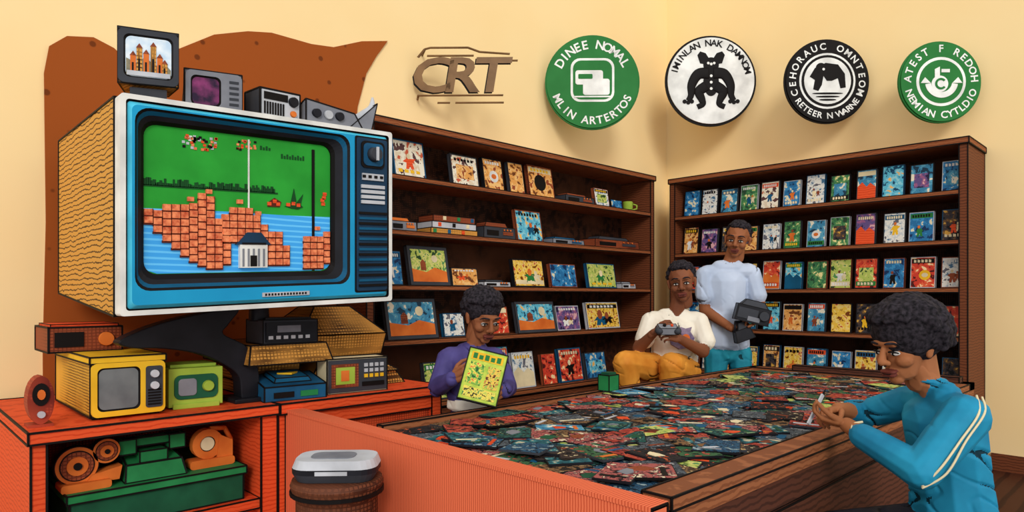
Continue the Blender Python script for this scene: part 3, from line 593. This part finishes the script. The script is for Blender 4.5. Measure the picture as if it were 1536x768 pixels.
# ---------------------------------------------------------------- people
CR=Rz(45.9)
def wp(x,y,z): return CR@Vector((x,y,z))
_bm=bmesh.new(); bmesh.ops.create_icosphere(_bm,subdivisions=2,radius=1); ICO=[v.co.copy() for v in _bm.verts]; _bm.free()
I3=Matrix.Identity(3)
CLOTH={}
def cap(a,b,ra,rb,m,R=None):
    f=lambda r:Vector((r,r,r)) if not hasattr(r,'__len__') else Vector(r)
    return (Vector(a),Vector(b),f(ra),f(rb),m,R or I3)
def blob(prims,name,voxel,parent,M,smooth=3):
    vs=[];fs=[]
    for a,b_,ra,rb,m,R in prims:
        bm=bmesh.new()
        for c,r in((a,ra),(b_,rb)):
            for p in ICO: bm.verts.new(c+R@Vector((p.x*r.x,p.y*r.y,p.z*r.z)))
            if (a-b_).length<1e-6: break
        g=bmesh.ops.convex_hull(bm,input=bm.verts[:])
        dl=[e for e in set(g['geom_interior']+g['geom_unused']) if isinstance(e,bmesh.types.BMVert)]
        if dl: bmesh.ops.delete(bm,geom=dl,context='VERTS')
        bm.verts.index_update(); o=len(vs)
        vs+= [tuple(v.co) for v in bm.verts]; fs+=[tuple(v.index+o for v in f.verts) for f in bm.faces]; bm.free()
    me=bpy.data.meshes.new(name); me.from_pydata(vs,[],fs); ob=bpy.data.objects.new(name,me); COL.objects.link(ob)
    r=ob.modifiers.new('r','REMESH'); r.mode='VOXEL'; r.voxel_size=voxel
    if smooth: s=ob.modifiers.new('s','SMOOTH'); s.iterations=smooth; s.factor=.5
    bpy.context.view_layer.update()
    ev=ob.evaluated_get(bpy.context.evaluated_depsgraph_get()); nm=bpy.data.meshes.new_from_object(ev)
    ob.modifiers.clear(); ob.data=nm
    n=len(nm.polygons); C=np.empty(n*3); nm.polygons.foreach_get('center',C); C=C.reshape(-1,3)
    best=np.full(n,1e9); idx=np.zeros(n,int); mats=[]
    for a,b_,ra,rb,m,R in prims:
        if m not in mats: mats.append(m)
        A=np.array(a);B=np.array(b_);d=B-A;L=max(1e-9,d@d); t=np.clip(((C-A)@d)/L,0,1)
        cc=A+t[:,None]*d; rr=np.array(ra)+t[:,None]*(np.array(rb)-np.array(ra)); q=(C-cc)@np.array(R)
        dd=(np.linalg.norm(q/rr,axis=1)-1)*rr.mean(axis=1); k=dd<best; best[k]=dd[k]; idx[k]=mats.index(m)
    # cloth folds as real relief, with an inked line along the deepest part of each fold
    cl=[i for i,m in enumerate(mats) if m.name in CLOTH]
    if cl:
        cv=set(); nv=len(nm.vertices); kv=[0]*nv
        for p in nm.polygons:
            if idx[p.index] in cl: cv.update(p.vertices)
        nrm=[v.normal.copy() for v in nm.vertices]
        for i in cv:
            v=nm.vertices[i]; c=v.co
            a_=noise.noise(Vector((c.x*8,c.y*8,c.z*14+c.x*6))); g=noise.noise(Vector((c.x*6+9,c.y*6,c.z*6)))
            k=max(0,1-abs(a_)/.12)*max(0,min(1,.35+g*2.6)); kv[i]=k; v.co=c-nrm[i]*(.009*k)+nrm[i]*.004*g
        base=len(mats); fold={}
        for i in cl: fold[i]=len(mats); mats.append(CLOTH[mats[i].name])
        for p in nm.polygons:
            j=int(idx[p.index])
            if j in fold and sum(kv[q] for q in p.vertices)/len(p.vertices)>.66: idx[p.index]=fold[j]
    nm.materials.clear()
    for m in mats: nm.materials.append(m)
    nm.polygons.foreach_set('material_index',idx.astype(np.int32)); nm.polygons.foreach_set('use_smooth',[True]*n)
    nm.transform(M); nm.update(); ob.parent=parent; return ob
HAIR=mat('hair_black',(16,14,17),(58,52,58),scale=90,rough=.85); EYEW=mat('eye_white',(236,230,220))
def head(parent,c,yaw,pitch,roll,scale,skin,lips,hair='short',voxel=.0035,gaze=0):
    M=CR@Tm(*c)@Rz(yaw)@Ry(roll)@Rx(-pitch)@Matrix.Scale(scale,4)
    P=[cap((0,-.01,.035),(0,-.01,.035),(.074,.092,.080),(1,1,1),skin),
       cap((0,.018,.005),(0,.034,-.068),(.064,.068,.065),(.045,.043,.034),skin),
       cap((0,.060,-.090),(0,.060,-.090),(.024,.018,.018),(1,1,1),skin),
       cap((-.034,.083,.026),(.034,.083,.026),.010,.010,skin),
       cap((0,.090,.012),(0,.105,-.026),.008,.013,skin),
       cap((-.014,.097,-.031),(.014,.097,-.031),.009,.009,skin),
       cap((-.018,.086,-.060),(.018,.086,-.060),(.010,.012,.006),(.010,.012,.006),lips),
       cap((-.014,.085,-.071),(.014,.085,-.071),(.010,.012,.007),(.010,.012,.007),lips),
       cap((0,-.03,-.04),(0,-.035,-.12),(.05,.055,.05),(.05,.05,.04),skin)]
    for s in(-1,1):
        P+= [cap((s*.036,.055,-.028),(s*.036,.055,-.028),(.026,.027,.024),(1,1,1),skin),
             cap((s*.077,-.008,.008),(s*.072,-.002,-.022),(.008,.016,.018),(.008,.011,.012),skin)]
    blob(P,'head',voxel,parent,M,2)
    e=MB()
    for s in(-1,1):
        e.ball((s*.030,.0785,-.003),(.0145,.0118,.0068),EYEW,14,M); e.ball((s*.030+gaze*.004,.0852,-.0035),(.0062,.0062,.0060),INK,10,M)
        e.sweep([(s*.014,.088,.001),(s*.022,.0940,.0045),(s*.034,.0922,.0050),(s*.047,.082,-.001)],[.0018,.0030,.0030,.0015],INK,M,6,sub=3)
        e.sweep([(s*.013,.096,.0275),(s*.026,.0975,.031),(s*.042,.089,.030),(s*.054,.078,.020)],[.0025,.004,.0035,.0015],HAIR,M,6,sub=3)
        e.ball((s*.008,.1030,-.039),(.004,.004,.0025),INK,8,M)
    e.sweep([(-.023,.089,-.0645),(-.010,.0975,-.0665),(0,.0985,-.0655),(.010,.0975,-.0665),(.023,.089,-.0645)],[.001,.0014,.0014,.0014,.001],INK,M,6,sub=2)
    e.build('facial_features',parent)
    r3=random.Random(9); H=[]; th={'short':.004,'afro':.030,'crop':.002,'curly':.017}[hair]; br={'short':.012,'afro':.017,'crop':.010,'curly':.015}[hair]; n={'short':420,'afro':620,'crop':420,'curly':480}[hair]
    H.append(cap((0,-.022,.050),(0,-.022,.050),(.074+th,.088+th,.078+th),(1,1,1),HAIR))
    for i in range(n):
        z=1-2*(i+.5)/n; a=i*2.399963; q=math.sqrt(1-z*z); d=Vector((q*math.cos(a),q*math.sin(a),z))
        if d.z<-.45 or (d.y>.25 and d.z<.50) or(abs(d.x)>.8 and d.y>-.1 and d.z<.1): continue
        p=Vector((0,-.014,.040))+Vector((d.x*(.072+th),d.y*(.088+th),d.z*(.079+th))); p+=d*r3.uniform(-.003,.007); rr=br*r3.uniform(.6,1.1)
        H.append(cap(p,p,rr,1,HAIR))
    blob(H,'hair',.0045,parent,M,0)
def hand(parent,wrist,d,palm,skin,mirror=1,curl=35,scale=1.0,spread=4,tc=30):
    Y=Vector(d).normalized(); Z=-Vector(palm); Z=(Z-Y*Z.dot(Y)).normalized(); X=Y.cross(Z)
    M=CR@frame(wrist,X,Y,Z)@Matrix.Scale(scale,4); P=[]
    mx=lambda v:Vector((v[0]*mirror,v[1],v[2]))
    P.append(cap(mx((.0,-.02,0)),mx((0,.02,0)),(.026,.026,.020),(.030,.025,.017),skin))
    P.append(cap(mx((.024,.03,0)),mx((.028,.082,0)),.015,.0125,skin)); P.append(cap(mx((-.022,.03,0)),mx((-.027,.074,-.002)),.015,.0115,skin)); P.append(cap(mx((0,.03,0)),mx((0,.084,.002)),.018,.0135,skin))
    for x,L,r,yb in((.030,.072,.0085,.085),(.0105,.080,.0088,.089),(-.0095,.074,.0084,.086),(-.0285,.058,.0075,.078)):
        p=Vector((x,yb,0)); a=0; sp=rad(x*100*spread)
        for k,(fr,rr) in enumerate(((.45,1),(.31,.9),(.24,.8))):
            a+=rad(curl*(.8,1.1,.8)[k]); dv=Vector((math.sin(sp)*math.cos(a),math.cos(a)*math.cos(sp),-math.sin(a)))
            q=p+dv*L*fr; P.append(cap(mx(p),mx(q),r*rr*1.02,r*rr*.92,skin)); p=q
    p=Vector((.022,.022,-.006)); a=rad(40)
    for k,(L,r0,r1) in enumerate(((.042,.0145,.0115),(.032,.011,.010),(.026,.0098,.0082))):
        dv=Vector((math.sin(a),math.cos(a)*.9,-math.sin(rad(tc*(k+.6)*.6)))).normalized(); q=p+dv*L; P.append(cap(mx(p),mx(q),r0,r1,skin)); p=q; a-=rad(tc*.7)
    blob(P,'hand',.0026,parent,M,2)
def empty(name,loc=0):
    e=bpy.data.objects.new(name,None); COL.objects.link(e); e.empty_display_size=.2; return e
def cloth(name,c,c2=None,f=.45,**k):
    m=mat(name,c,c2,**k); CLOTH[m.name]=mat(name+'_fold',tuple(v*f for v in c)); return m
SK1=mat('skin_brown',(156,96,62),(134,80,50),scale=5); SK2=mat('skin_deep',(138,84,56),(114,66,44),scale=5); SK3=mat('skin_warm',(174,110,70),(150,92,56),scale=5)
LP=mat('lips',(122,60,50))
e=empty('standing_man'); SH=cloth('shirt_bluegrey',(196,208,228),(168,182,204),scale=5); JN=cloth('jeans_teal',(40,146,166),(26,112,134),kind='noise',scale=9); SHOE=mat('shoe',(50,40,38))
R=Rz(12).to_3x3()
P=[cap((1.565,4.84,1.36),(1.565,4.84,1.13),(.165,.108,.10),(.145,.105,.10),SH,R),cap((1.42,4.85,1.42),(1.71,4.83,1.43),.064,.064,SH),cap((1.50,4.84,1.46),(1.63,4.83,1.46),.055,.055,SH),
 cap((1.565,4.84,1.13),(1.57,4.84,.90),(.148,.11,.1),(.162,.122,.05),SH,R),cap((1.57,4.85,.88),(1.57,4.85,.84),(.145,.105,.09),(.14,.1,.08),JN,R),
 cap((1.575,4.85,1.46),(1.61,4.825,1.60),.054,.050,SK1),
 cap((1.40,4.845,1.405),(1.395,4.82,1.25),.069,.069,SH),cap((1.395,4.83,1.30),(1.395,4.82,1.15),.048,.042,SK1),cap((1.395,4.82,1.15),(1.53,4.64,1.03),.043,.029,SK1),
 cap((1.735,4.835,1.415),(1.77,4.81,1.26),.069,.069,SH),cap((1.765,4.82,1.30),(1.79,4.80,1.16),.048,.042,SK1),cap((1.79,4.80,1.16),(1.70,4.61,1.09),.043,.029,SK1)]
for s in(-1,1):
    x=1.57+.085*s; P+=[cap((x,4.85,.84),(x+.01*s,4.84,.50),.090,.064,JN),cap((x+.01*s,4.84,.50),(x+.01*s,4.88,.11),.064,.052,JN),cap((x+.01*s,4.88,.055),(x+.03*s,4.73,.040),(.045,.05,.05),(.042,.05,.036),SHOE)]
blob(P,'body',.006,e,CR,4)
head(e,(1.625,4.80,1.660),155,8,-8,1.12,SK1,LP,'crop')
hand(e,(1.53,4.64,1.03),(.85,-.5,-.1),(.1,.5,.7),SK1,1,55); hand(e,(1.70,4.61,1.09),(-.75,-.25,.15),(0,.35,-.9),SK1,-1,50)
b=MB(); M=CR@Tm(1.65,4.56,1.13)@Rz(-10)@Ry(14)
b.box(-.12,.10,-.06,.05,-.06,.05,BLACK,M,ink=.003); b.frus(-.01,-.005,.05,.09,.09,.05,.06,.035,DGREY,M,ink=.003); b.box(-.11,.02,-.065,-.06,-.04,.03,DGREY,M); b.box(-.04,.04,-.066,-.06,-.05,-.02,GREY,M); b.cyl(M@Vector((.06,-.06,0)),M@Vector((.06,-.085,0)),.035,.03,DGREY,18)
b.build('cassette_player')
b=MB(); M=CR@Tm(1.585,4.585,1.0)@Ry(-20); b.frus(0,0,-.05,.03,.065,.035,.05,.03,BLACK,M,ink=.003); b.frus(.01,0,.03,.075,.04,.03,.02,.02,DGREY,M,ink=.002); b.tube([(-.05,0,.02),(-.02,0,.09),(.04,0,.07)],.008,BLACK,M,7); b.build('leather_pouch')
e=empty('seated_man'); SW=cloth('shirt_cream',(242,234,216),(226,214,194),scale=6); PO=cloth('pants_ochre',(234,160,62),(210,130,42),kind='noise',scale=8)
SP=mat('shirt_print',(92,78,110),(150,130,150),scale=30)
P=[cap((1.045,4.30,1.04),(1.05,4.34,.88),(.150,.105,.09),(.145,.12,.09),SW),cap((.905,4.30,1.10),(1.19,4.30,1.10),.058,.058,SW),cap((.98,4.30,1.125),(1.11,4.30,1.125),.05,.05,SW),cap((1.05,4.34,.88),(1.06,4.36,.79),(.15,.125,.08),(.16,.13,.05),SW),
 cap((1.05,4.30,1.12),(1.075,4.28,1.26),.050,.048,SK2),
 cap((.89,4.29,1.09),(.845,4.24,.98),.062,.066,SW),cap((.85,4.25,1.0),(.80,4.21,.925),.045,.041,SK2),cap((.80,4.21,.925),(.865,4.06,1.03),.041,.027,SK2),
 cap((1.205,4.29,1.09),(1.225,4.23,.97),.062,.066,SW),cap((1.22,4.24,1.0),(1.20,4.19,.905),.045,.041,SK2),cap((1.20,4.19,.905),(1.02,4.06,.995),.041,.027,SK2),
 cap((1.06,4.37,.765),(1.06,4.37,.765),(.17,.13,.10),(1,1,1),PO)]
for h,k,a in(((.99,4.35,.775),(.70,4.12,.84),(.79,4.22,.40)),((1.13,4.35,.765),(.98,4.10,.83),(1.00,4.22,.40))):
    P+=[cap(h,k,.105,.080,PO),cap(k,a,.078,.054,PO),cap((a[0],a[1],a[2]-.06),(a[0]-.02,a[1]-.13,a[2]-.075),(.04,.045,.04),(.04,.045,.034),SHOE)]
blob(P,'body',.006,e,CR,4)
b=MB(); M=CR@frame((1.07,4.183,1.0),(1,0,0),(0,.12,.99),(0,-.99,.12))
b.poly([(-.07,-.05),(-.02,-.08),(.05,-.07),(.075,-.01),(.05,.03),(.06,.06),(.02,.05),(-.01,.06),(-.04,.03),(-.08,.0)],-.03,.004,SP,M); b.poly(circ(.02,-.01,.025),.004,.007,ORG,M); b.poly(circ(-.02,.01,.012),.004,.007,INK,M); b.build('shirt_emblem',e)
head(e,(1.085,4.26,1.340),163,4,6,1.10,SK2,LP,'short')
hand(e,(.865,4.06,1.03),(.55,-.35,.35),(.55,.4,-.3),SK2,-1,50); hand(e,(1.02,4.06,.995),(-.7,-.35,.25),(-.45,.4,-.3),SK2,1,50)
b=MB(); M=CR@Tm(.935,4.01,1.055)@Rx(25); b.frus(0,0,-.02,.02,.065,.035,.055,.03,GREY,M,ink=.002); b.ball((-.055,-.02,0),(.025,.03,.022),DGREY,12,M); b.ball((.055,-.02,0),(.025,.03,.022),DGREY,12,M); b.cyl(M@Vector((-.02,0,.02)),M@Vector((-.02,0,.034)),.01,.01,INK,10); b.cyl(M@Vector((.025,0,.02)),M@Vector((.025,0,.03)),.008,.008,RED,10); b.build('game_controller')
w=wp(1.06,4.38,0); stool('bar_stool',w.x,w.y,.672,.15)
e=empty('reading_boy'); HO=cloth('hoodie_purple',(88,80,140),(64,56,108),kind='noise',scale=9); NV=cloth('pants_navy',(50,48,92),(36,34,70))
P=[cap((-.19,3.14,.93),(-.195,3.14,.78),(.120,.085,.08),(.115,.085,.07),HO),cap((-.295,3.15,.965),(-.085,3.12,.965),.050,.050,HO),cap((-.195,3.16,1.005),(-.175,3.14,1.01),(.07,.06,.035),(.06,.055,.035),HO),
 cap((-.19,3.14,.765),(-.19,3.14,.73),(.118,.088,.04),(.122,.09,.02),SW),cap((-.19,3.14,.69),(-.19,3.14,.64),(.11,.085,.07),(.11,.085,.06),NV),
 cap((-.18,3.14,1.0),(-.155,3.11,1.08),.040,.040,SK1),
 cap((-.305,3.14,.955),(-.345,3.10,.83),.054,.048,HO),cap((-.345,3.10,.83),(-.262,2.93,.89),.047,.036,HO),
 cap((-.075,3.12,.955),(-.020,3.08,.83),.054,.048,HO),cap((-.020,3.08,.83),(-.035,2.92,.84),.047,.036,HO)]
for s in(-1,1):
    x=-.19+.065*s; P+=[cap((x,3.14,.64),(x,3.13,.36),.070,.050,NV),cap((x,3.13,.36),(x,3.15,.09),.050,.042,NV),cap((x,3.15,.045),(x+.015*s,3.03,.035),(.036,.04,.04),(.035,.04,.03),SHOE)]
blob(P,'body',.0055,e,CR,4)
head(e,(-.135,3.09,1.155),208,20,0,.99,SK1,LP,'curly')
hand(e,(-.262,2.93,.89),(.55,-.35,.35),(.5,.75,0),SK1,-1,42,.85); hand(e,(-.035,2.92,.84),(-.45,-.6,-.15),(-.2,.9,.2),SK1,1,42,.85)
b=MB(); M=CR@Tm(-.125,2.865,.905)@Ry(14)@Rx(-22); b.box(-.085,.085,-.008,.008,-.115,.115,LIME,M,ink=.0035); F=M@frame((0,-.008,0),(1,0,0),(0,0,1),(0,-1,0))
b.poly(rrect(-.08,.08,-.11,.11,.01),0,.002,mat('comic_cover',(206,214,84),(150,186,66),scale=30),F)
b.box(-.07,.07,.065,.10,.002,.0035,YEL,F)
for k in range(5): b.box(-.062+.026*k,-.044+.026*k,.070,.095-.006*(k%2),.0035,.0045,SG,F)
b.poly([(-.07,-.04),(-.005,-.045),(.0,.05),(-.065,.055)],.002,.004,mat('comic_panel_a',(0,0,0),kind='art',scale=60,cols=[(40,90,50),(120,170,70),(230,214,90),(214,110,60)]),F)
b.poly([(.01,-.05),(.07,-.05),(.07,.045),(.015,.05)],.002,.004,mat('comic_panel_b',(0,0,0),kind='art',scale=60,cols=[(90,50,30),(230,190,80),(150,180,80),(210,90,60)]),F)
b.poly([(-.07,-.10),(.07,-.10),(.07,-.06),(-.07,-.055)],.002,.004,mat('comic_panel_c',(0,0,0),kind='art',scale=70,cols=[(60,70,40),(236,210,90),(190,200,90),(50,120,70)]),F)
b.build('comic_book')
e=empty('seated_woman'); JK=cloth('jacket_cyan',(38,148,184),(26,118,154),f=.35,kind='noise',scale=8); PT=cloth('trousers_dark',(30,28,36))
P=[cap((1.355,2.10,.86),(1.375,2.10,.70),(.105,.145,.09),(.105,.135,.09),JK),cap((1.335,1.97,.905),(1.355,2.24,.905),.060,.055,JK),cap((1.335,2.05,.945),(1.34,2.15,.945),.045,.045,JK),cap((1.375,2.10,.70),(1.39,2.10,.56),(.105,.135,.08),(.115,.15,.05),JK),
 cap((1.325,2.10,.955),(1.275,2.10,1.03),.040,.038,SK3),cap((1.335,2.10,.955),(1.315,2.10,.985),(.056,.056,.016),(.052,.052,.016),JK),
 cap((1.325,1.945,.90),(1.185,1.93,.745),.068,.056,JK),cap((1.185,1.93,.745),(1.105,2.10,.81),.056,.042,JK),cap((1.12,2.08,.80),(1.085,2.16,.835),.030,.025,SK3),
 cap((1.35,2.26,.895),(1.26,2.38,.83),.058,.050,JK),cap((1.26,2.38,.835),(1.20,2.36,.845),.048,.040,JK),cap((1.22,2.365,.84),(1.13,2.31,.86),.032,.025,SK3),
 cap((1.39,2.10,.53),(1.39,2.10,.50),(.13,.16,.08),(.13,.16,.07),PT)]
for s in(-1,1):
    y=2.08+.085*s; P+=[cap((1.36,y,.50),(1.04,y-.02,.50),.085,.064,PT),cap((1.04,y-.02,.50),(1.08,y-.02,.11),.062,.045,PT),cap((1.08,y-.02,.055),(.98,y-.02,.04),(.045,.04,.045),(.045,.038,.034),SHOE)]
blob(P,'body',.0042,e,CR,5)
b=MB()
for off in(0,.016):
    b.sweep([(1.345+off,1.93,.964-off*.3),(1.32+off,1.885,.92),(1.26+off,1.873,.845),(1.205+off,1.872,.77-off),(1.165,1.895,.71-off*.3)],[.0032]*5,CRM,CR,8)
b.sweep([(1.09,2.055,.785),(1.075,2.09,.805),(1.085,2.125,.84),(1.12,2.13,.85)],[.004]*4,CRM,CR,8)
b.build('jacket_piping',e)
head(e,(1.245,2.10,1.095),106,12,0,1.02,SK3,LP,'afro',.003)
hand(e,(1.085,2.16,.835),(-.55,.45,.1),(.1,.3,.9),SK3,1,40,.85); hand(e,(1.13,2.31,.86),(-.8,-.45,-.05),(.2,-.3,-.9),SK3,-1,45,.85)
b=MB(); M=CR@Tm(1.02,2.24,.872)@Rz(30)@Ry(-50); b.box(-.06,.06,-.003,.003,-.006,.006,LGREY,M); b.cyl(M@Vector((.06,0,0)),M@Vector((.085,0,0)),.005,.001,INK,8); b.build('stylus_pen')
w=wp(1.40,2.10,0); stool('stool',w.x,w.y,.43,.16)

# ---------------------------------------------------------------- light + camera
w=bpy.data.worlds.new('World'); sc.world=w; w.use_nodes=True; w.node_tree.nodes['Background'].inputs[0].default_value=(.97,.98,1,1); w.node_tree.nodes['Background'].inputs[1].default_value=.90
def sun(name,d,s,ang,c=(1,.97,.93)):
    l=bpy.data.lights.new(name,'SUN'); l.energy=s; l.angle=rad(ang); l.color=c; o=bpy.data.objects.new(name,l); COL.objects.link(o); o.rotation_euler=Vector(d).to_track_quat('-Z','Y').to_euler()
sun('sun_lamp',(-.78,.66,-.45),1.4,18)
cam=bpy.data.cameras.new('Camera'); cam.lens=23.4375; cam.sensor_width=36; cam.shift_y=61/1536; cam.clip_start=.05
co=bpy.data.objects.new('Camera',cam); COL.objects.link(co); co.location=(0,0,1.25); co.rotation_euler=(rad(90),0,rad(45.9)); sc.camera=co
